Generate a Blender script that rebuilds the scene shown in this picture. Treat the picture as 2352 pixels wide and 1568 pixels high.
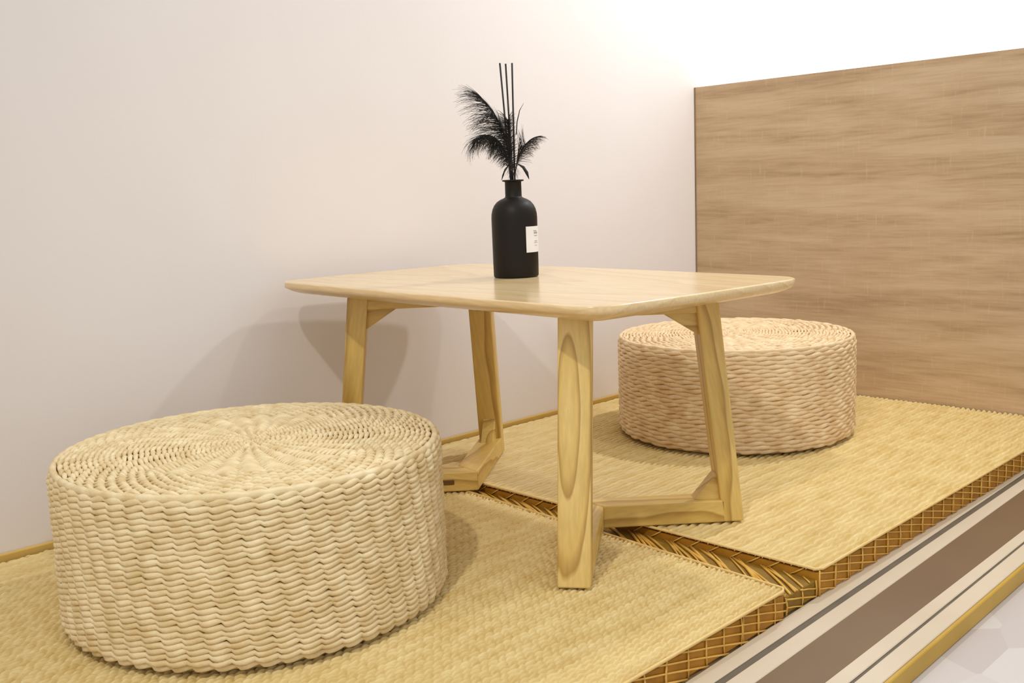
import bpy, bmesh, math, random
import numpy as np
from mathutils import Vector, Matrix

for o in list(bpy.data.objects):
    bpy.data.objects.remove(o, do_unlink=True)
SC = bpy.context.scene
COL = SC.collection
random.seed(7)
RNG = np.random.default_rng(11)

# ------------------------------------------------------------------ camera
# world: X runs along the long wall towards the oak headboard (X = 0), the wall is Y = 0,
# the top of the tatami mats is Z = 0; metres
YAW, PITCH, ROLL = math.radians(45.21), math.radians(-8.34), math.radians(-2.13)
fw = Vector((math.cos(PITCH)*math.cos(YAW), math.cos(PITCH)*math.sin(YAW), math.sin(PITCH)))
rt0 = Vector((math.sin(YAW), -math.cos(YAW), 0)); up0 = rt0.cross(fw)
rt = rt0*math.cos(ROLL) + up0*math.sin(ROLL)
up = -rt0*math.sin(ROLL) + up0*math.cos(ROLL)
cam_d = bpy.data.cameras.new('camera')
cam = bpy.data.objects.new('camera', cam_d); COL.objects.link(cam)
cam_d.sensor_fit = 'HORIZONTAL'; cam_d.sensor_width = 36.0; cam_d.lens = 35.33
cam_d.clip_start = 0.02
M = Matrix((rt, up, -fw)).transposed().to_4x4()
M.translation = Vector((-1.9582, -1.3559, 0.4401))
cam.matrix_world = M
SC.camera = cam

# ------------------------------------------------------------------ light
SC.view_settings.view_transform = 'Standard'
SC.view_settings.look = 'None'
SC.view_settings.gamma = 1.0
SC.view_settings.use_curve_mapping = False
SC.view_settings.exposure = 0.12
W = bpy.data.worlds.new('room_light'); SC.world = W; W.use_nodes = True
W.node_tree.nodes['Background'].inputs[0].default_value = (0.97, 0.985, 1.0, 1)
W.node_tree.nodes['Background'].inputs[1].default_value = 0.78

def area(name, loc, target, energy, size, color, size_y=None, spread=None):
    d = bpy.data.lights.new(name, 'AREA'); d.energy = energy; d.color = color
    d.size = size
    if size_y: d.shape = 'RECTANGLE'; d.size_y = size_y
    else: d.shape = 'DISK'
    if spread: d.spread = math.radians(spread)
    o = bpy.data.objects.new(name, d); COL.objects.link(o)
    o.location = loc
    o.rotation_euler = (Vector(target)-Vector(loc)).to_track_quat('-Z', 'Y').to_euler()
    return o
def spot(name, loc, target, energy, radius, color, angle, blend):
    d = bpy.data.lights.new(name, 'SPOT'); d.energy = energy; d.color = color
    d.shadow_soft_size = radius; d.spot_size = math.radians(angle); d.spot_blend = blend
    o = bpy.data.objects.new(name, d); COL.objects.link(o); o.location = loc
    o.rotation_euler = (Vector(target)-Vector(loc)).to_track_quat('-Z', 'Y').to_euler()
    return o
WARM = (1.0, 0.995, 0.975)
spot('ceiling_spot_entry', (-2.30, -1.15, 1.72), (-0.95, -0.62, 0.0), 44, 0.03, WARM, 62, 1.0)
area('ceiling_spot_headboard', (-0.04, -0.60, 1.34), (-0.60, -0.40, 0.1), 6.2, 0.06, (.99, .99, 1.0))
area('ceiling_spot_aisle', (-0.45, -1.25, 1.85), (-0.85, -0.55, 0.0), 3, 0.08, WARM)

# ------------------------------------------------------------------ helpers
def link(o, parent=None):
    COL.objects.link(o)
    if parent is not None: o.parent = parent
    return o
def tag(o, label=None, cat=None, group=None, kind=None):
    if label: o['label'] = label
    if cat: o['category'] = cat
    if group: o['group'] = group
    if kind: o['kind'] = kind
    return o
def empty(name, loc=(0, 0, 0), rz=0.0):
    o = bpy.data.objects.new(name, None); o.empty_display_size = .05
    o.location = loc; o.rotation_euler = (0, 0, rz); COL.objects.link(o)
    return o
def mesh_obj(name, verts, faces, mat, parent=None, smooth=False):
    me = bpy.data.meshes.new(name); me.from_pydata([tuple(v) for v in verts], [], faces)
    me.validate(); me.update()
    if smooth: me.polygons.foreach_set('use_smooth', [True]*len(me.polygons))
    if mat: me.materials.append(mat)
    return link(bpy.data.objects.new(name, me), parent)
def grid_mesh(name, P, mat, parent=None, wrap_u=False, wrap_v=False, smooth=True, caps=False):
    """P: (U,V,3) array -> quad grid mesh, built with foreach_set"""
    U, V = P.shape[:2]
    idx = np.arange(U*V).reshape(U, V)
    a = idx if wrap_u else idx[:-1]
    b = np.roll(idx, -1, 0) if wrap_u else idx[1:]
    if wrap_v:
        q = np.stack([a, b, np.roll(b, -1, 1), np.roll(a, -1, 1)], -1)
    else:
        q = np.stack([a[:, :-1], b[:, :-1], b[:, 1:], a[:, 1:]], -1)
    q = q.reshape(-1, 4).astype(np.int32)
    me = bpy.data.meshes.new(name)
    me.vertices.add(U*V); me.vertices.foreach_set('co', P.reshape(-1).astype(np.float32))
    n = len(q)
    me.loops.add(n*4); me.loops.foreach_set('vertex_index', q.reshape(-1))
    me.polygons.add(n); me.polygons.foreach_set('loop_start', np.arange(0, n*4, 4, dtype=np.int32))
    me.polygons.foreach_set('use_smooth', np.full(n, smooth))
    me.update(calc_edges=True)
    if mat: me.materials.append(mat)
    return link(bpy.data.objects.new(name, me), parent)
def box(name, lo, hi, mat, parent=None, bevel=0.0, seg=2):
    bm = bmesh.new(); bmesh.ops.create_cube(bm, size=1)
    for v in bm.verts:
        v.co = Vector([lo[i]+(v.co[i]+.5)*(hi[i]-lo[i]) for i in range(3)])
    if bevel: bmesh.ops.bevel(bm, geom=bm.edges[:], offset=bevel, segments=seg, affect='EDGES', profile=.5)
    me = bpy.data.meshes.new(name); bm.to_mesh(me); bm.free()
    if mat: me.materials.append(mat)
    return link(bpy.data.objects.new(name, me), parent)
def prism(name, pts, axis_lo, axis_hi, mapf, mat, parent=None, bevel=0.0, seg=2):
    """polygon pts (a,b) extruded from axis_lo to axis_hi along c; mapf(a,b,c) -> xyz"""
    bm = bmesh.new()
    lo = [bm.verts.new(mapf(a, b, axis_lo)) for a, b in pts]
    hi = [bm.verts.new(mapf(a, b, axis_hi)) for a, b in pts]
    n = len(pts)
    bm.faces.new(lo[::-1]); bm.faces.new(hi)
    for i in range(n): bm.faces.new((lo[i], lo[(i+1) % n], hi[(i+1) % n], hi[i]))
    bmesh.ops.recalc_face_normals(bm, faces=bm.faces[:])
    if bevel: bmesh.ops.bevel(bm, geom=bm.edges[:], offset=bevel, segments=seg, affect='EDGES', profile=.5)
    me = bpy.data.meshes.new(name); bm.to_mesh(me); bm.free()
    if mat: me.materials.append(mat)
    return link(bpy.data.objects.new(name, me), parent)
class Tubes:
    """collects thin tubes into one mesh"""
    def __init__(s): s.v = []; s.f = []
    def add(s, pts, rad, k=4):
        pts = [Vector(p) for p in pts]; base = len(s.v); n = len(pts)
        rr = rad if isinstance(rad, (list, tuple)) else [rad]*n
        for i, p in enumerate(pts):
            t = (pts[min(i+1, n-1)]-pts[max(i-1, 0)]).normalized()
            h = Vector((0, 0, 1)) if abs(t.z) < .9 else Vector((1, 0, 0))
            a = t.cross(h).normalized(); b = t.cross(a)
            for j in range(k):
                w = 2*math.pi*(j+.5)/k
                s.v.append(p+(a*math.cos(w)+b*math.sin(w))*rr[i])
        for i in range(n-1):
            for j in range(k):
                s.f.append((base+i*k+j, base+i*k+(j+1) % k, base+(i+1)*k+(j+1) % k, base+(i+1)*k+j))
        s.f.append(tuple(base+j for j in range(k))[::-1])
        s.f.append(tuple(base+(n-1)*k+j for j in range(k)))
    def build(s, name, mat, parent=None, smooth=True):
        return mesh_obj(name, s.v, s.f, mat, parent, smooth)

# ------------------------------------------------------------------ materials
def new_mat(name):
    m = bpy.data.materials.new(name); m.use_nodes = True
    nt = m.node_tree; return m, nt, nt.nodes['Principled BSDF']
def N(nt, t, **kw):
    n = nt.nodes.new(t)
    for k, v in kw.items():
        if k in n.inputs: n.inputs[k].default_value = v
        else: setattr(n, k, v)
    return n
def ramp(nt, fac, stops):
    r = N(nt, 'ShaderNodeValToRGB'); nt.links.new(fac, r.inputs[0])
    e = r.color_ramp.elements
    while len(e) < len(stops): e.new(.5)
    for i, (p, c) in enumerate(stops): e[i].position = p; e[i].color = (*c, 1)
    return r.outputs[0]
def srgb(h):
    h = h.lstrip('#'); c = [int(h[i:i+2], 16)/255 for i in (0, 2, 4)]
    return tuple(x/12.92 if x <= .04045 else ((x+.055)/1.055)**2.4 for x in c)
def noisy(name, c1, c2, scale=8.0, rough=.6, bump=0.0, bscale=200, stretch=(1, 1, 1), spec=.5, metallic=0.0):
    m, nt, b = new_mat(name)
    tc = N(nt, 'ShaderNodeTexCoord'); mp = N(nt, 'ShaderNodeMapping'); mp.inputs['Scale'].default_value = stretch
    nt.links.new(tc.outputs['Object'], mp.inputs[0])
    nz = N(nt, 'ShaderNodeTexNoise', Scale=scale, Detail=4.0); nt.links.new(mp.outputs[0], nz.inputs['Vector'])
    nt.links.new(ramp(nt, nz.outputs[0], [(.3, c1), (.7, c2)]), b.inputs['Base Color'])
    b.inputs['Roughness'].default_value = rough; b.inputs['Metallic'].default_value = metallic
    b.inputs['Specular IOR Level'].default_value = spec
    if bump:
        n2 = N(nt, 'ShaderNodeTexNoise', Scale=bscale, Detail=3.0); nt.links.new(mp.outputs[0], n2.inputs['Vector'])
        bp = N(nt, 'ShaderNodeBump', Strength=bump, Distance=.002); nt.links.new(n2.outputs[0], bp.inputs['Height'])
        nt.links.new(bp.outputs[0], b.inputs['Normal'])
    return m
def wood(name, light, mid, dark, along=(1, 0, 0), ring=26.0, dist=2.5, rough=.4, tilt=(0, .06, .08), coat=0.0, lam=.5, off=(0, 0, 0), rand=False, stretch=.16):
    """rings of growth seen along the grain + fine pores; object coordinates, grain along local X"""
    m, nt, b = new_mat(name)
    tc = N(nt, 'ShaderNodeTexCoord')
    mp = N(nt, 'ShaderNodeMapping'); mp.inputs['Rotation'].default_value = tilt
    mp.inputs['Location'].default_value = off
    nt.links.new(tc.outputs['Object'], mp.inputs[0])
    if rand:
        oi = N(nt, 'ShaderNodeObjectInfo'); cb = N(nt, 'ShaderNodeVectorMath', operation='SCALE'); cb.inputs[0].default_value = (3.0, .22, .17)
        nt.links.new(oi.outputs['Random'], cb.inputs['Scale']); nt.links.new(cb.outputs[0], mp.inputs['Location'])
    sc = N(nt, 'ShaderNodeMapping'); sc.inputs['Scale'].default_value = (stretch, 1, 1)
    nt.links.new(mp.outputs[0], sc.inputs[0])
    n0 = N(nt, 'ShaderNodeTexNoise', Scale=9.0, Detail=3.0); nt.links.new(sc.outputs[0], n0.inputs['Vector'])
    wv = N(nt, 'ShaderNodeTexWave', wave_type='RINGS', rings_direction='X', wave_profile='SAW')
    wv.inputs['Scale'].default_value = ring; wv.inputs['Distortion'].default_value = dist
    wv.inputs['Detail'].default_value = 2.0; wv.inputs['Detail Scale'].default_value = 1.2
    nt.links.new(sc.outputs[0], wv.inputs['Vector'])
    s2 = N(nt, 'ShaderNodeMapping'); s2.inputs['Scale'].default_value = (.05, 1, 1)
    nt.links.new(mp.outputs[0], s2.inputs[0])
    n1 = N(nt, 'ShaderNodeTexNoise', Scale=260.0, Detail=2.0); nt.links.new(s2.outputs[0], n1.inputs['Vector'])
    c = ramp(nt, wv.outputs['Fac'], [(0.0, light), (.70, mid), (.93, dark), (1.0, light)])
    c0 = ramp(nt, n0.outputs[0], [(.3, light), (.7, mid)])
    mx = N(nt, 'ShaderNodeMix', data_type='RGBA'); mx.inputs[0].default_value = lam
    nt.links.new(c0, mx.inputs[6]); nt.links.new(c, mx.inputs[7])
    mr = N(nt, 'ShaderNodeMapRange'); mr.inputs['From Min'].default_value = .3; mr.inputs['From Max'].default_value = .7
    mr.inputs['To Min'].default_value = .9; mr.inputs['To Max'].default_value = 1.05
    nt.links.new(n1.outputs[0], mr.inputs[0])
    vm = N(nt, 'ShaderNodeVectorMath', operation='SCALE'); nt.links.new(mx.outputs[2], vm.inputs[0]); nt.links.new(mr.outputs[0], vm.inputs['Scale'])
    nt.links.new(vm.outputs[0], b.inputs['Base Color'])
    b.inputs['Roughness'].default_value = rough
    if coat: b.inputs['Coat Weight'].default_value = coat; b.inputs['Coat Roughness'].default_value = .12
    bp = N(nt, 'ShaderNodeBump', Strength=.05, Distance=.001); nt.links.new(n1.outputs[0], bp.inputs['Height'])
    nt.links.new(bp.outputs[0], b.inputs['Normal'])
    return m

MAT = {}
MAT['wall'] = noisy('wall_paint', srgb('#e6ded8'), srgb('#e9e2de'), 3, .7, .08, 160)
MAT['wall_back'] = noisy('back_wall_paint', srgb('#e9e8ea'), srgb('#eeedee'), 3, .75, .05, 160)
MAT['floor'] = None
MAT['top'] = wood('pale_ash_top', srgb('#ecd3a4'), srgb('#e2c390'), srgb('#d3ae74'), ring=20, dist=3, rough=.20, lam=.40)
MAT['leg'] = wood('ash_legs', srgb('#e2c375'), srgb('#d6b15c'), srgb('#9f742a'), ring=13, dist=5.0, rough=.38, tilt=(0, .12, .20), lam=.68, rand=True, stretch=.26)
MAT['leg_figured'] = wood('ash_leg_figured', srgb('#e6c87e'), srgb('#dab766'), srgb('#a2752a'), ring=23, dist=1.6, rough=.38, tilt=(0, .02, -.03), lam=.72, off=(.02, -.008, .004), stretch=.3)
MAT['straw'] = noisy('pale_straw', srgb('#d6bb86'), srgb('#f0deb4'), 45, .55, .25, 500, (1, 1, 1), .35)
MAT['straw_b'] = noisy('tan_straw', srgb('#d8b687'), srgb('#f0d9b1'), 45, .55, .25, 500, (1, 1, 1), .35)
MAT['straw_dark'] = noisy('straw_core', srgb('#c2a571'), srgb('#d2b784'), 30, .8)
MAT['rush'] = noisy('golden_rush_weave', srgb('#d3b570'), srgb('#e6cf93'), 14, .5, .15, 400, (1, 6, 1), .4)
MAT['mat_core'] = noisy('amber_mat_side', srgb('#a56f10'), srgb('#bd8420'), 40, .6, .2, 300)
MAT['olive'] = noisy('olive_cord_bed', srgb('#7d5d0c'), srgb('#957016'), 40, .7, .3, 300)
MAT['binding'] = noisy('gold_binding', srgb('#e2be74'), srgb('#edcd88'), 40, .5, .15, 500)
MAT['net'] = noisy('gold_net', srgb('#d9a540'), srgb('#e6bb5e'), 60, .45)
MAT['black'] = noisy('matt_black_glass', (.009, .0065, .0038), (.012, .0085, .005), 5, .48, spec=.22)
MAT['feather'] = noisy('black_feather', (.006, .005, .004), (.02, .015, .011), 60, .6)
MAT['feather_tip'] = noisy('brown_feather', (.05, .034, .02), (.12, .08, .045), 60, .6)
MAT['reed'] = noisy('black_reed', (.008, .006, .005), (.02, .014, .01), 40, .6)
MAT['paper'] = noisy('white_paper', srgb('#ece9e6'), srgb('#f2f0ee'), 20, .6)
MAT['ink'] = noisy('grey_ink', srgb('#8d8a86'), srgb('#a5a29e'), 20, .7)
MAT['alu'] = noisy('champagne_rail', srgb('#d0bfa4'), srgb('#d9c9b0'), 6, .38, .05, 300, (1, 1, 1), .5)
MAT['groove'] = noisy('dark_groove', srgb('#5d5140'), srgb('#6d604d'), 20, .6)
MAT['brown'] = noisy('taupe_lacquer', srgb('#70573b'), srgb('#785f43'), 5, .42)
MAT['gold'] = noisy('yellow_edge_strip', srgb('#b8902c'), srgb('#c9a23c'), 12, .45)
MAT['trimwood'] = noisy('pine_strip', srgb('#c9a24e'), srgb('#d9b766'), 12, .5, 0, 1, (.2, 3, 3))
MAT['slot'] = noisy('dark_mortise', srgb('#5c3f10'), srgb('#6c4c18'), 20, .8)
MAT['edge_dark'] = noisy('brown_panel_edge', srgb('#8c6f4c'), srgb('#967955'), 20, .6)
MAT['platform'] = noisy('platform_board', srgb('#b89b6a'), srgb('#c2a676'), 10, .7)

def oak():
    m, nt, b = new_mat('washed_oak_board')
    tc = N(nt, 'ShaderNodeTexCoord')
    s = N(nt, 'ShaderNodeMapping'); s.inputs['Scale'].default_value = (1, .62, 6.5)
    nt.links.new(tc.outputs['Object'], s.inputs[0])
    n0 = N(nt, 'ShaderNodeTexNoise', Scale=3.2, Detail=5.0, Roughness=.55, Distortion=.9); nt.links.new(s.outputs[0], n0.inputs['Vector'])
    s2 = N(nt, 'ShaderNodeMapping'); s2.inputs['Scale'].default_value = (1, 1.3, 22)
    nt.links.new(tc.outputs['Object'], s2.inputs[0])
    n1 = N(nt, 'ShaderNodeTexNoise', Scale=9.0, Detail=5.0, Roughness=.65, Distortion=.4); nt.links.new(s2.outputs[0], n1.inputs['Vector'])
    # short upright saw marks
    s3 = N(nt, 'ShaderNodeMapping'); s3.inputs['Scale'].default_value = (1, 60, 7)
    nt.links.new(tc.outputs['Object'], s3.inputs[0])
    n2 = N(nt, 'ShaderNodeTexNoise', Scale=3.0, Detail=2.0); nt.links.new(s3.outputs[0], n2.inputs['Vector'])
    mx = N(nt, 'ShaderNodeMix', data_type='FLOAT'); mx.inputs[0].default_value = .36
    nt.links.new(n0.outputs[0], mx.inputs[2]); nt.links.new(n1.outputs[0], mx.inputs[3])
    c = ramp(nt, mx.outputs[0], [(.33, srgb('#a88b67')), (.45, srgb('#bea07b')), (.56, srgb('#cbaf8b')), (.68, srgb('#d3b998'))])
    mr = N(nt, 'ShaderNodeMapRange'); mr.inputs['From Min'].default_value = .6; mr.inputs['From Max'].default_value = .8
    mr.inputs['To Min'].default_value = 0; mr.inputs['To Max'].default_value = .35
    nt.links.new(n2.outputs[0], mr.inputs[0])
    m2 = N(nt, 'ShaderNodeMix', data_type='RGBA'); nt.links.new(mr.outputs[0], m2.inputs[0])
    nt.links.new(c, m2.inputs[6]); m2.inputs[7].default_value = (*srgb('#dcc3a2'), 1)
    nt.links.new(m2.outputs[2], b.inputs['Base Color'])
    b.inputs['Roughness'].default_value = .48
    bp = N(nt, 'ShaderNodeBump', Strength=.12, Distance=.001); nt.links.new(n1.outputs[0], bp.inputs['Height'])
    nt.links.new(bp.outputs[0], b.inputs['Normal'])
    return m
MAT['oak'] = oak()
def tile():
    m, nt, b = new_mat('pale_facet_tile')
    tc = N(nt, 'ShaderNodeTexCoord')
    s = N(nt, 'ShaderNodeMapping'); s.inputs['Scale'].default_value = (9, 16, 1); s.inputs['Rotation'].default_value = (0, 0, .5)
    nt.links.new(tc.outputs['Object'], s.inputs[0])
    v = N(nt, 'ShaderNodeTexVoronoi', voronoi_dimensions='2D'); v.inputs['Scale'].default_value = 1.0
    nt.links.new(s.outputs[0], v.inputs['Vector'])
    sp = N(nt, 'ShaderNodeSeparateColor'); nt.links.new(v.outputs['Color'], sp.inputs[0])
    nt.links.new(ramp(nt, sp.outputs[0], [(.0, srgb('#b9aea8')), (.5, srgb('#cbc3be')), (1, srgb('#d6cfca'))]), b.inputs['Base Color'])
    b.inputs['Roughness'].default_value = .4
    return m
MAT['floor'] = tile()

# ------------------------------------------------------------------ setting
HB = 0.664
def struct(o): o['kind'] = 'structure'; return o
struct(box('wall_left', (-3.4, 0.0, -0.06), (0.30, 0.10, 2.4), MAT['wall']))
struct(box('wall_back', (0.13, -2.6, -0.06), (0.23, 0.0, 2.4), MAT['wall_back']))
struct(box('floor', (-3.4, -2.6, -0.12), (0.13, 0.0, -0.056), MAT['floor']))

struct(box('trim_1', (-3.3, -0.0085, -0.0365), (-0.002, -0.0008, 0.0065), MAT['trimwood'], bevel=.0015))

# ---- oak headboard panel and the cove light behind it
hb = empty('headboard', (0, -0.8, -0.036))
p = box('panel', (0.0012, -0.80, 0.0), (0.020, 0.7965, HB+.036), MAT['oak'], hb)
p = box('edge_band', (0.0, 0.7965, 0.0), (0.020, 0.7990, HB+.036), MAT['edge_dark'], hb)
tag(hb, 'tall washed-oak headboard panel with horizontal grain behind the far pouf', 'headboard')
area('cove_strip', (0.075, -0.82, 0.575), (0.075, -0.82, 2.0), 2.6, 0.03, (.96, .98, 1.0), 1.6)

# ---- sill in front of the mats: each strip runs between two straight lines (X, Y at two places)
LINES = [(-.8170, -.7925), (-.8379, -.8140), (-.8461, -.8222), (-.8683, -.8397), (-.9173, -.9040),
         (-.9355, -.9165), (-.9397, -.9193), (-.9600, -.9405), (-.9650, -.9455)]
XA, XB = -1.30, -0.0
def ly(i, x):
    a, b = LINES[i]; return a+(b-a)*(x-XA)/(XB-XA)
struct(prism('platform', [(-3.3, -.0005), (.125, -.0005), (.125, ly(7, .125)), (-3.3, ly(7, -3.3))], -.0555, -.0372, lambda a, b, c: (a, b, c), MAT['platform']))
sill = empty('threshold_sill', (-1.3, -0.88, -0.037))
def strip(name, i, j, z0, z1, mat, bev=.0008):
    x0, x1 = -2.6, 0.12
    pts = [(x0, ly(i, x0)), (x1, ly(i, x1)), (x1, ly(j, x1)), (x0, ly(j, x0))]
    return prism(name, pts, z0, z1, lambda a, b, c: (a+1.3, b+.88, c+.037), mat, sill, bev, 1)
strip('rail', 0, 1, -.037, -.0345, MAT['alu'])
strip('groove', 1, 2, -.037, -.0365, MAT['groove'], 0)
strip('rail', 2, 3, -.037, -.0350, MAT['alu'])
strip('inlay_panel', 3, 4, -.037, -.0358, MAT['brown'], 0)
strip('rail', 4, 5, -.037, -.0350, MAT['alu'])
strip('groove', 5, 6, -.037, -.0365, MAT['groove'], 0)
strip('rail', 6, 7, -.037, -.0345, MAT['alu'])
strip('edge_trim', 7, 8, -.0555, -.0352, MAT['gold'], .001)
tag(sill, 'long beige sill with brown inlay and yellow edge along the mats', 'sill')

# ------------------------------------------------------------------ tatami mats
FRONT = -0.8135
def weave(name, x0, xr, y0, y1, nx, ny, parent, seed, PX, PY, nw, amp):
    """height field of rush rows running along X; xr(y) gives the far edge"""
    ys = np.linspace(y0, y1, ny); us = np.linspace(0, 1, nx)
    Yg, Ug = np.meshgrid(ys, us)
    Xr = xr(Yg); Xg = x0+Ug*(Xr-x0)
    a = Xg/PX
    wob = 1.3*np.sin(Xg*21+seed+Yg*7)+1.1*np.sin(Yg*31+Xg*9)
    rowf = Yg/PY + .13*np.sin(2*np.pi*a*.5+wob) + .16*np.sin(Xg*33+seed+Yg*11)*np.sin(Yg*23+seed)
    row = np.floor(rowf); v = rowf-row
    par = np.mod(row, 2)*.5
    u = np.mod(a+par+.13*np.sin(row*1.7+seed), 1)
    rib = np.clip(np.sin(np.pi*v), 0, 1)**.85
    nod = np.sin(np.pi*u)**.8
    wgt = nw+.5*nw*np.sin(row*7.7+np.floor(a+par)*3.1)
    h = rib*((1-wgt)+wgt*nod)
    Z = -.0058+amp*h
    # settle at the border
    P = np.stack([Xg, Yg, Z], -1)
    o = grid_mesh(name, P, MAT['rush'], parent)
    o['kind'] = 'stuff'
    return o
def net_front(tb, x0, x1, y, z0, z1, sp=.034, dz=.0095, slope=-.26, r=.0010):
    x = x0
    while x < x1:
        tb.add([(x, y, z0), (x+random.uniform(-.002, .002), y-.0008, (z0+z1)/2), (x+random.uniform(-.001, .001), y, z1)], r*random.uniform(.9, 1.4)); 
        if random.random() < .3: tb.add([(x+.004, y, z0), (x+.0045, y, z1)], r*.8)
        x += sp*random.uniform(.92, 1.08)
    L = (z1-z0)/abs(slope)
    s = x0-L
    while s < x1:
        a = max(s, x0); b = min(s+L, x1)
        if b-a > .004:
            n = 6
            tb.add([(a+(b-a)*i/n, y-.0006*math.sin(math.pi*i/n*3)-.0004, z1+slope*(a+(b-a)*i/n-s)) for i in range(n+1)], r*random.uniform(.8, 1.2))
        s += dz/abs(slope)
ZB = -0.0345
def mat_core(name, corners, z0, z1, mat, parent):
    return prism(name, corners, z0, z1, lambda a, b, c: (a, b, c), mat, parent, .0012, 1)

lm = empty('tatami_mat')
xl = lambda y: -.962+.0565*y
mat_core('core', [(-2.6, -.0125), (xl(-.0125)-.002, -.0125), (xl(FRONT)-.002, FRONT+.002), (-2.6, FRONT+.002)], ZB, -.0062, MAT['mat_core'], lm)
weave('woven_surface', -2.15, lambda y: xl(y)-.0015, FRONT+.0015, -.0125, 720, 800, lm, 1.0, .0118, .0068, .40, .0052)
t = Tubes(); t.add([(-2.6, FRONT+.0005, -.0016), (-1.6, FRONT, -.0016), (xl(FRONT)-.008, FRONT, -.0016), (xl(FRONT), FRONT+.004, -.0016), (xl(-.5), -.5, -.0016), (xl(-.0125), -.0125, -.0016)], .0020, 6)
t.build('edge_binding', MAT['binding'], lm)
t = Tubes(); net_front(t, -2.0, xl(FRONT)-.001, FRONT+.0008, ZB, -.003)
o = t.build('side_net', MAT['net'], lm); o['kind'] = 'stuff'
tag(lm, 'golden woven tatami mat under the near straw pouf', 'mat', 'tatami mats on the platform')

rm = empty('tatami_mat')
mat_core('core', [(-.933, -.0125), (-.0015, -.0125), (-.0015, FRONT+.002), (-.933, FRONT+.002)], ZB, -.0062, MAT['mat_core'], rm)
weave('woven_surface', -.9335, lambda y: -.0012+0*y, FRONT+.0015, -.0125, 520, 640, rm, 4.0, .0220, .0096, .20, .0056)
t = Tubes(); t.add([(-.0012, FRONT, -.0016), (-.5, FRONT, -.0016), (-.927, FRONT, -.0016), (-.9345, FRONT+.005, -.0016), (-.9345, -.4, -.0016), (-.9345, -.0125, -.0016)], .0020, 6)
t.build('edge_binding', MAT['binding'], rm)
t = Tubes(); net_front(t, -.932, -.004, FRONT+.0008, ZB, -.003)
# strands on the side that faces the gap
y = FRONT+.02
while y < -.02:
    t.add([(-.9335, y, -.004), (-.9342, y+.012, -.012), (-.9338, y+.03, -.022)], .0010)
    y += .03*random.uniform(.85, 1.15)
o = t.build('side_net', MAT['net'], rm); o['kind'] = 'stuff'
tag(rm, 'golden woven tatami mat under the far pouf beside the headboard', 'mat', 'tatami mats on the platform')

ul = empty('woven_underlay', (-.96, -.41, ZB))
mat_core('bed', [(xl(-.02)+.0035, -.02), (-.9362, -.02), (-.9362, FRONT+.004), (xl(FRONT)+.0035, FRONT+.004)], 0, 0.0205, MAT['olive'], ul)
ul.children[0].matrix_parent_inverse = Matrix.Translation((.96, .41, 0))
t = Tubes()
y = FRONT-.085
while y < -.12:
    xa, xb = xl(y)+.004, -.9365
    w = .085*random.uniform(.8, 1.3)
    f0 = max(0.0, (FRONT+.0055-y)/w)
    if f0 < .85:
        t.add([(xa+(xb-xa)*q, y+w*q*(.9+.1*q), .0212+.001*math.sin(math.pi*q)) for q in [f0+(1-f0)*i/4 for i in range(5)]], .0015*random.uniform(.7, 1.4), 5)
    y += .011*random.uniform(.7, 1.3)
net_front(t, xl(FRONT)+.004, -.9365, FRONT+.003, 0.0, .0205)
o = t.build('net', MAT['net'], ul); o['kind'] = 'stuff'; o.matrix_parent_inverse = Matrix.Translation((.96, .41, 0))
tag(ul, 'amber corded strip showing in the gap between the two tatami mats', 'underlay')

# ------------------------------------------------------------------ straw poufs
PR, PH = 0.210, 0.177
def ring_mesh(name, R, z, tube, n, phase, seed, mat, parent, slant, radial, wobble, top=False, seg=6, k=6, lens=.5):
    Mn = n*seg
    ph = np.arange(Mn)/Mn
    rng = np.random.default_rng(seed)
    a = ph*n+phase; idn = np.floor(a).astype(int) % n; u = a-np.floor(a)
    amp = rng.uniform(.75, 1.25, n)[idn]; sl = rng.uniform(.6, 1.4, n)[idn]
    b = np.sin(np.pi*u)
    wr = np.random.default_rng(seed//100)
    low = wobble*sum(wr.normal(0, 1)*np.sin(2*np.pi*ph*f+wr.uniform(0, 6.28)+(seed % 100)*wr.normal(0, .35)) for f in range(5, 30, 4))
    low = low+.35*wobble*sum(rng.normal(0, 1)*np.sin(2*np.pi*ph*f+rng.uniform(0, 6.28)) for f in (11, 19, 31))
    cross = -np.cos(np.pi*u)*slant*tube*sl + low
    outw = radial*tube*(b*amp)
    rad = tube*((1-lens)+lens*b*(.9+.2*(amp-1)))
    th = 2*np.pi*ph
    w = 2*np.pi*(np.arange(k)+.5)/k
    if top: dr = cross; dz = outw
    else: dr = outw; dz = cross
    rr = (R+dr)[:, None]+rad[:, None]*np.cos(w)[None]
    zz = (z+dz)[:, None]+rad[:, None]*1.12*np.sin(w)[None]
    P = np.stack([rr*np.cos(th)[:, None], rr*np.sin(th)[:, None], zz], -1)
    return grid_mesh(name, P, mat, parent, True, True)
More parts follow.
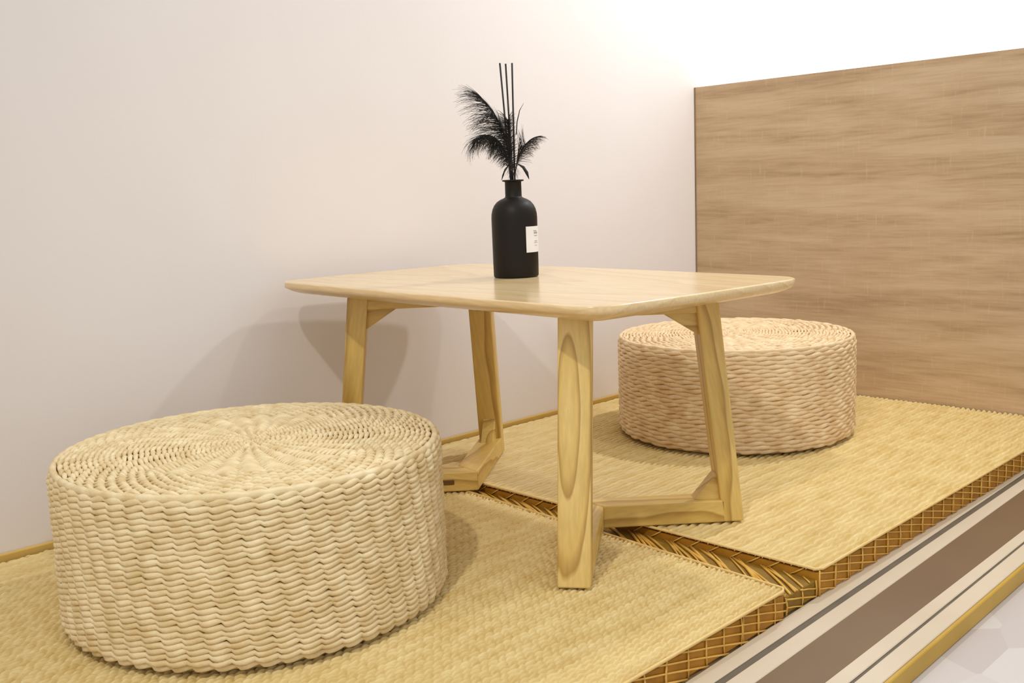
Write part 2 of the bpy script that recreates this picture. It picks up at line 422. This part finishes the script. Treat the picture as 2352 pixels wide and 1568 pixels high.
def pouf(loc, rz, mat, rows, slant, wobble, stakes, seed, bulge, lens, label):
    root = empty('straw_pouf', (loc[0], loc[1], 0.0005), rz)
    # core: squat drum that closes the gaps
    prof = [(0, .001), (PR-.012, .001), (PR-.0075, .006), (PR-.0060, .02), (PR-.0060, PH-.014), (PR-.010, PH-.0065), (PR-.016, PH-.0045), (0, PH-.0045)]
    th = np.linspace(0, 2*np.pi, 96, endpoint=False)
    P = np.stack([np.stack([r*np.cos(th), r*np.sin(th), 0*th+z], -1) for r, z in prof], 1)
    grid_mesh('core', P, MAT['straw_dark'], root, True, False, False)
    tube = (PH-.010)/rows/2
    for i in range(rows):
        z = .0045+tube+i*2*tube
        R = PR-tube*1.05
        if i == 0: R -= .0025
        if i >= rows-1: R -= .0015
        drift = .06*i if seed < 500 else .37*i
        ring_mesh('straw_strand', R, z, tube*1.22, stakes, drift+RNG.uniform(-.02, .02), seed+i, mat, root, slant, bulge, wobble, lens=lens)
    # rounded rim braid
    ring_mesh('rim_braid', PR-.0056, PH-.0042, .0040, stakes, .2, seed+60, mat, root, .10, .12, wobble*.3, lens=.10)
    r = PR-.0122; i = 0
    while r > .006:
        n = stakes if r > .135 else (stakes//2 if r > .03 else stakes//4)
        ring_mesh('straw_strand', r, PH-.0042, .0031, n, (.5*(i % 2) if r > .135 else .03*i)+RNG.uniform(-.05, .05), seed+100+i, mat, root, .35, .8, wobble*.6, True, 6 if r > .135 else 10, 6, lens=.5)
        r -= .0058; i += 1
    ring_mesh('centre_knot', .0035, PH-.0042, .0036, 6, 0, seed+200, mat, root, .1, .3, 0, True, 6, 6, lens=.2)
    tag(root, label, 'pouf', 'round woven straw poufs')
    return root
pouf((-1.3919, -.3652), .3, MAT['straw'], 29, .34, .00020, 62, 100, .60, .30, 'pale round woven straw pouf nearest the camera, left of the table')
pouf((-.3991, -.3584), 1.7, MAT['straw_b'], 25, .20, .00060, 40, 900, .30, .18, 'round woven straw pouf behind the table in front of the headboard')

# ------------------------------------------------------------------ low table
TH = math.radians(-3.5)
tab = empty('low_table', (-.9735, -.379, 0.0006), TH)
tag(tab, 'low pale wooden table with rounded top and V-shaped splayed legs', 'table')
HT = 0.3225
def outline(hw, hd, r, inset, bow=.006, n=10):
    """rounded rectangle with gently bowed sides"""
    pts = []
    for cx, cy, a0 in ((1, 1, 0), (-1, 1, 90), (-1, -1, 180), (1, -1, 270)):
        for i in range(n+1):
            a = math.radians(a0+90*i/n)
            pts.append([cx*(hw-r)+(r-inset)*math.cos(a), cy*(hd-r)+(r-inset)*math.sin(a)])
    out = []
    m = len(pts)
    for i in range(m):                     # add side points
        p, q = pts[i], pts[(i+1) % m]
        out.append(p)
        if math.dist(p, q) > .1:
            for j in range(1, 12): out.append([p[0]+(q[0]-p[0])*j/12, p[1]+(q[1]-p[1])*j/12])
    for p in out:
        x, y = p[0]/hw, p[1]/hd
        p[0] += bow*math.copysign(1, x)*(abs(x)**6)*(1-y*y); p[1] += bow*math.copysign(1, y)*(abs(y)**6)*(1-x*x)
    return out
HW, HD, CR = .1910, .333, .038
prof = [(.0022, HT), (.0008, HT-.0005), (.0001, HT-.0016), (0, HT-.0050), (.0008, HT-.0085), (.0028, HT-.0100), (.0120, HT-.0145), (.0215, HT-.0176), (.0270, HT-.0188)]
rings = [np.array([(x, y, z) for x, y in outline(HW, HD, CR, ins)]) for ins, z in prof]
def slab(name, rings, mat, parent):
    vs = np.concatenate(rings); n = len(rings[0]); fs = []
    for i in range(len(rings)-1):
        for j in range(n): fs.append((i*n+j, (i+1)*n+j, (i+1)*n+(j+1) % n, i*n+(j+1) % n))
    fs.append(tuple(range(n))); fs.append(tuple(range((len(rings)-1)*n, len(rings)*n))[::-1])
    # swap axes so that the grain (local X) runs along the long side
    vs = np.stack([vs[:, 1], -vs[:, 0], vs[:, 2]], 1)
    o = mesh_obj(name, vs, fs, mat, parent)
    bm = bmesh.new(); bm.from_mesh(o.data); bmesh.ops.recalc_face_normals(bm, faces=bm.faces[:])
    for f in bm.faces: f.smooth = len(f.verts) == 4
    bm.to_mesh(o.data); bm.free()
    o.rotation_euler = (0, 0, math.radians(90))
    return o
slab('tabletop', rings, MAT['top'], tab)

LT, ZT = .0375, HT-.0185          # frame thickness, underside
def bar_obj(name, pts_sz, half, A, ang, parent, bev=.002, axis='z', mat=None, lean=0.0):
    """planar piece in the vertical plane through A along ang: pts (s,z); local X of the object along the piece"""
    d = Vector((math.cos(ang), math.sin(ang), 0)); nrm = Vector((-math.sin(ang), math.cos(ang), 0))
    s0 = sum(p[0] for p in pts_sz)/len(pts_sz); z0 = sum(p[1] for p in pts_sz)/len(pts_sz)
    if axis == 'z':   # upright piece: local X = up
        f = lambda s, z, c: (z-z0, s-s0, c+lean*z/ZT)
        R = Matrix((Vector((0, 0, 1)), d, nrm)).transposed()
    else:             # lying piece: local X = outwards
        f = lambda s, z, c: (s-s0, z-z0, c)
        R = Matrix((d, Vector((0, 0, 1)), nrm)).transposed()
    o = prism(name, pts_sz, -half, half, f, mat or MAT['leg'], parent, bev, 2)
    Mx = R.to_4x4(); Mx.translation = A+d*s0+Vector((0, 0, z0))
    o.matrix_local = Mx
    return o
def frame(A, angs, lens, parent):
    half = LT/2
    n1 = Vector((-math.sin(angs[0]), math.cos(angs[0]), 0)); n2 = Vector((math.sin(angs[1]), -math.cos(angs[1]), 0))
    for (ang, L, side) in ((angs[0], lens[0], 1), (angs[1], lens[1], -1)):
        d = Vector((math.cos(ang), math.sin(ang), 0))
        so, st = L, L-.033                       # outer edge at the foot and at the top
        lw = .030
        out = lambda z: so+(st-so)*z/ZT
        inn = lambda z: out(z)-lw+.002*(1-z/ZT)
        leg = bar_obj('leg', [(out(0), 0), (out(ZT), ZT), (inn(ZT), ZT), (inn(0), 0)], half, A, ang, parent, .0022, mat=MAT['leg_figured'] if side > 0 and A.y < 0 else None, lean=.0055 if side > 0 else 0.0)
        # mitred stretcher on the floor and rail under the top
        half_open = abs((angs[1]-angs[0]+math.pi) % (2*math.pi)-math.pi)/2
        off = half/math.tan(half_open)
        for nm, z0, z1, hh in (('stretcher', 0, .030, half), ('top_rail', ZT-.0245, ZT, half*.85)):
            of = off*hh/half
            e = inn((z0+z1)/2)+.004
            pl = [(of*side, hh), (-of*side, -hh), (e, -hh), (e, hh)]
            # side: +1 when the opening of the V lies on the +normal side
            c = e/2
            o = prism(nm, [(a-c, b) for a, b in pl], z0, z1, lambda a, b, z: (a, b, z), MAT['leg'], parent, .0018, 2)
            Mx = Matrix.Rotation(ang, 4, 'Z'); Mx.translation = A+d*c
            o.matrix_local = Mx
        # gussets in the corners (thinner than the leg)
        zi = .028; g = .036
        bar_obj('gusset', [(inn(zi)+.004, zi), (inn(zi+g)+.004, zi+g), (inn(zi+g)-.001, zi+g), (inn(zi)-g*.95, zi+.001), (inn(zi)-g*.95, zi)], half*.55, A, ang, parent, .001, 'x')
        zi = ZT-.023; g = .030
        bar_obj('gusset', [(inn(zi)+.004, zi), (inn(zi-g)+.004, zi-g), (inn(zi-g)-.001, zi-g), (inn(zi)-.043, zi-.001), (inn(zi)-.043, zi)], half*.55, A, ang, parent, .001, 'x')
ga = math.radians(219.1); gb = math.radians(321.5)
frame(Vector((0, -.129, 0)), (ga, gb), (.220, .2025), tab)
frame(Vector((0, .129, 0)), (ga-math.pi, gb-math.pi), (.220, .1965), tab)
# dark mortise slot in the near face of the rear stretcher
def slot():
    ang = gb-math.pi; d = Vector((math.cos(ang), math.sin(ang), 0)); nrm = Vector((-math.sin(ang), math.cos(ang), 0))
    A = Vector((0, .129, 0))
    o = box('mortise_slot', (-.009, -.0025, -.0035), (.009, .0006, .0035), MAT['slot'], tab, .0008, 1)
    Mx = Matrix((d, nrm, Vector((0, 0, 1)))).transposed().to_4x4()
    Mx.translation = A+d*.030+nrm*(.0200)+Vector((0, 0, .0145))
    o.matrix_local = Mx
slot()

# ------------------------------------------------------------------ black bottle, reeds, feathers
BC = Vector((-.9415, -.3455, HT+.0010))
vr = Vector((math.sin(YAW), -math.cos(YAW), 0)); vf = Vector((math.cos(YAW), math.sin(YAW), 0))
K = .000222
bot = empty('diffuser_bottle', BC)
prof = [(0, 0), (.0300, 0), (.0316, .0008), (.0321, .0025), (.0323, .02), (.0324, .05), (.0325, .083), (.0321, .089), (.0306, .0955), (.0280, .1010), (.0240, .1058), (.0190, .1090), (.0150, .1106), (.0125, .1118), (.0117, .1135), (.0116, .133), (.0120, .1338), (.0150, .1343), (.0153, .1353), (.0150, .1363), (.0110, .1364), (.0098, .1360), (.0096, .120), (0, .119)]
th = np.linspace(0, 2*np.pi, 64, endpoint=False)
P = np.stack([np.stack([r*np.cos(th), r*np.sin(th), 0*th+z], -1) for r, z in prof], 1)
o = grid_mesh('glass_body', P, MAT['black'], bot, True, False, True)
# label wraps around the right-hand side
vang = math.atan2(-vf.y, -vf.x)            # direction facing the camera
a0, a1 = vang+math.radians(28), vang+math.radians(96)
aa = np.linspace(a0, a1, 18)
def wrapsheet(name, aa, r, z0, z1, mat, parent, th=.0004):
    P = np.stack([np.stack([rr*np.cos(aa), rr*np.sin(aa), 0*aa+z], -1) for rr, z in ((r, z0), (r+th, z0), (r+th, z1), (r, z1))], 1)
    return grid_mesh(name, P, mat, parent, False, True, False)
lab = wrapsheet('paper_label', aa, .0325, .0350, .0710, MAT['paper'], bot)
tag(lab, 'small white paper label')
marks = [(52, 66, .0640, .0650), (54, 58, .0605, .0630), (60, 64, .0605, .0630), (66, 71, .0605, .0630), (54, 72, .0575, .0583), (56, 70, .0500, .0508), (54, 62, .0478, .0486), (64, 72, .0478, .0486), (56, 68, .0440, .0446)]
for m0, m1, z0, z1 in marks:
    wrapsheet('print_mark', np.linspace(vang+math.radians(m0), vang+math.radians(m1), 5), .03285, z0, z1, MAT['ink'], lab, .0002)
tag(bot, 'matt black round-shouldered bottle with white label standing on the table', 'bottle')

def ip(zx, zy, dep=0.0):
    """point in the upright plane through the bottle's axis: measures across, up, and depth behind it"""
    return BC+vr*((zx-566)*K)+Vector((0, 0, (1455-zy)*K))+vf*dep
rl = ['leftmost of three thin black reeds standing in the bottle', 'middle one of three thin black reeds standing in the bottle', 'rightmost of three thin black reeds standing in the bottle']
for (x0, x1, d0, d1), l in zip(((556, 511, .002, -.004), (567, 547, -.003, .006), (577, 587, .003, .0)), rl):
    t = Tubes(); t.add([ip(x0, 905, d0), ip((x0+x1)/2, 520, (d0+d1)/2), ip(x1, 122, d1)], .00135, 8)
    tag(t.build('diffuser_reed', MAT['reed']), l, 'reed', 'reeds in the bottle')

def bez(pts, t):
    pts = [Vector(p) for p in pts]
    while len(pts) > 1: pts = [pts[i].lerp(pts[i+1], t) for i in range(len(pts)-1)]
    return pts[0]
def feather(name, spine, barbs, label, seed, parts):
    """spine: control points; parts: list of (t0,t1,count,dir_a,dir_b,len_a,len_b,curl,material)"""
    rnd = random.Random(seed)
    root = empty(name, spine[0])
    inv = Matrix.Translation(-spine[0])
    sp = [bez(spine, i/14) for i in range(15)]
    t = Tubes(); t.add(sp, [.0009*(1-i/17) for i in range(15)], 5)
    o = t.build('quill', MAT['feather'], root); o.matrix_parent_inverse = inv
    groups = {}
    for (pts, rads) in (barbs or []):
        groups.setdefault('feather', Tubes()).add(pts, rads, 5)
    for (t0, t1, n, da, db, la, lb, curl, mk) in parts:
        tb = groups.setdefault(mk, Tubes())
        n = int(n*1.45)
        for i in range(n):
            f = (i+rnd.random()*.8)/n; tt = t0+(t1-t0)*f
            p = bez(spine, tt)
            an = math.radians(da+(db-da)*f+rnd.uniform(-12, 12)); L = (la+(lb-la)*f)*rnd.uniform(.7, 1.08)
            dp = rnd.uniform(-.55, .55)
            pts = []; q = p.copy(); c = math.radians(curl*rnd.uniform(.6, 1.4)); S = 6
            for s in range(S+1):
                pts.append(q.copy())
                q = q+(vr*math.cos(an)+Vector((0, 0, math.sin(an)))+vf*dp).normalized()*(L/S)
                an += c/S
            r0 = rnd.uniform(.00022, .00046)
            tb.add(pts, [r0*(1-.75*s/S) for s in range(S+1)], 3)
    for mk, tb in groups.items():
        o = tb.build('barbs', MAT[mk], root); o['kind'] = 'stuff'; o.matrix_parent_inverse = inv
    tag(root, label, 'feather', 'feathers in the bottle')
    return root
feather('feather', [ip(560, 900), ip(548, 640), ip(530, 440, -.004), ip(355, 300, -.006)], None,
        'large black feather sweeping up to the left out of the bottle', 1, [
        (.50, 1.0, 60, 170, 145, .046, .034, 26, 'feather'),
        (.45, 1.0, 60, 182, 165, .056, .040, 36, 'feather'),
        (.40, .95, 30, 108, 140, .036, .036, 24, 'feather'),
        (.30, .75, 60, 150, 190, .030, .048, 40, 'feather'),
        (.25, .60, 50, 60, 110, .026, .030, 20, 'feather')])
feather('feather', [ip(563, 900, .003), ip(560, 620, .006), ip(450, 480, .002), ip(330, 600, -.004)], None,
        'drooping black feather with brownish fringe at lower left above the bottle', 2, [
        (.30, 1.0, 90, 185, 235, .026, .034, 38, 'feather'),
        (.45, 1.0, 50, 215, 250, .028, .026, 30, 'feather_tip'),
        (.25, .95, 80, 150, 200, .022, .034, 60, 'feather'),
        (.25, .70, 70, 200, 262, .018, .036, 20, 'feather')])
feather('feather', [ip(570, 900, -.002), ip(590, 700, -.004), ip(625, 600, .004), ip(740, 575, .008)], None,
        'short black feather with brown tips leaning right out of the bottle', 3, [
        (.35, 1.0, 40, 62, 10, .036, .014, -55, 'feather'),
        (.30, 1.0, 36, 45, -10, .030, .016, -40, 'feather_tip'),
        (.30, .9, 36, 20, -40, .022, .020, -45, 'feather_tip'),
        (.20, .7, 50, 70, 110, .020, .030, -10, 'feather')])
feather('feather', [ip(566, 900, .004), ip(562, 760, .0), ip(556, 620, -.004), ip(548, 470, -.004)], [([ip(600, 742), ip(635, 765), ip(655, 800), ip(669, 842)], [.0006, .0022, .0024, .0003]), ([ip(545, 745), ip(520, 775), ip(505, 808), ip(494, 842)], [.0005, .0013, .0013, .0003]), ([ip(598, 560), ip(606, 480, .002), ip(625, 410, .004), ip(652, 366, .005)], [.0007, .0008, .0006, .0002])],
        'dense dark tuft of down feather at the centre above the bottle mouth', 4, [
        (.30, 1.0, 130, 150, 120, .018, .022, 30, 'feather'),
        (.30, 1.0, 120, 40, 70, .012, .018, -30, 'feather'),
        (.40, .80, 90, 200, 170, .020, .022, 30, 'feather'),
        (.26, .40, 16, 250, 225, .014, .018, 10, 'feather'),
        (.26, .40, 14, -70, -45, .020, .024, -30, 'feather')])
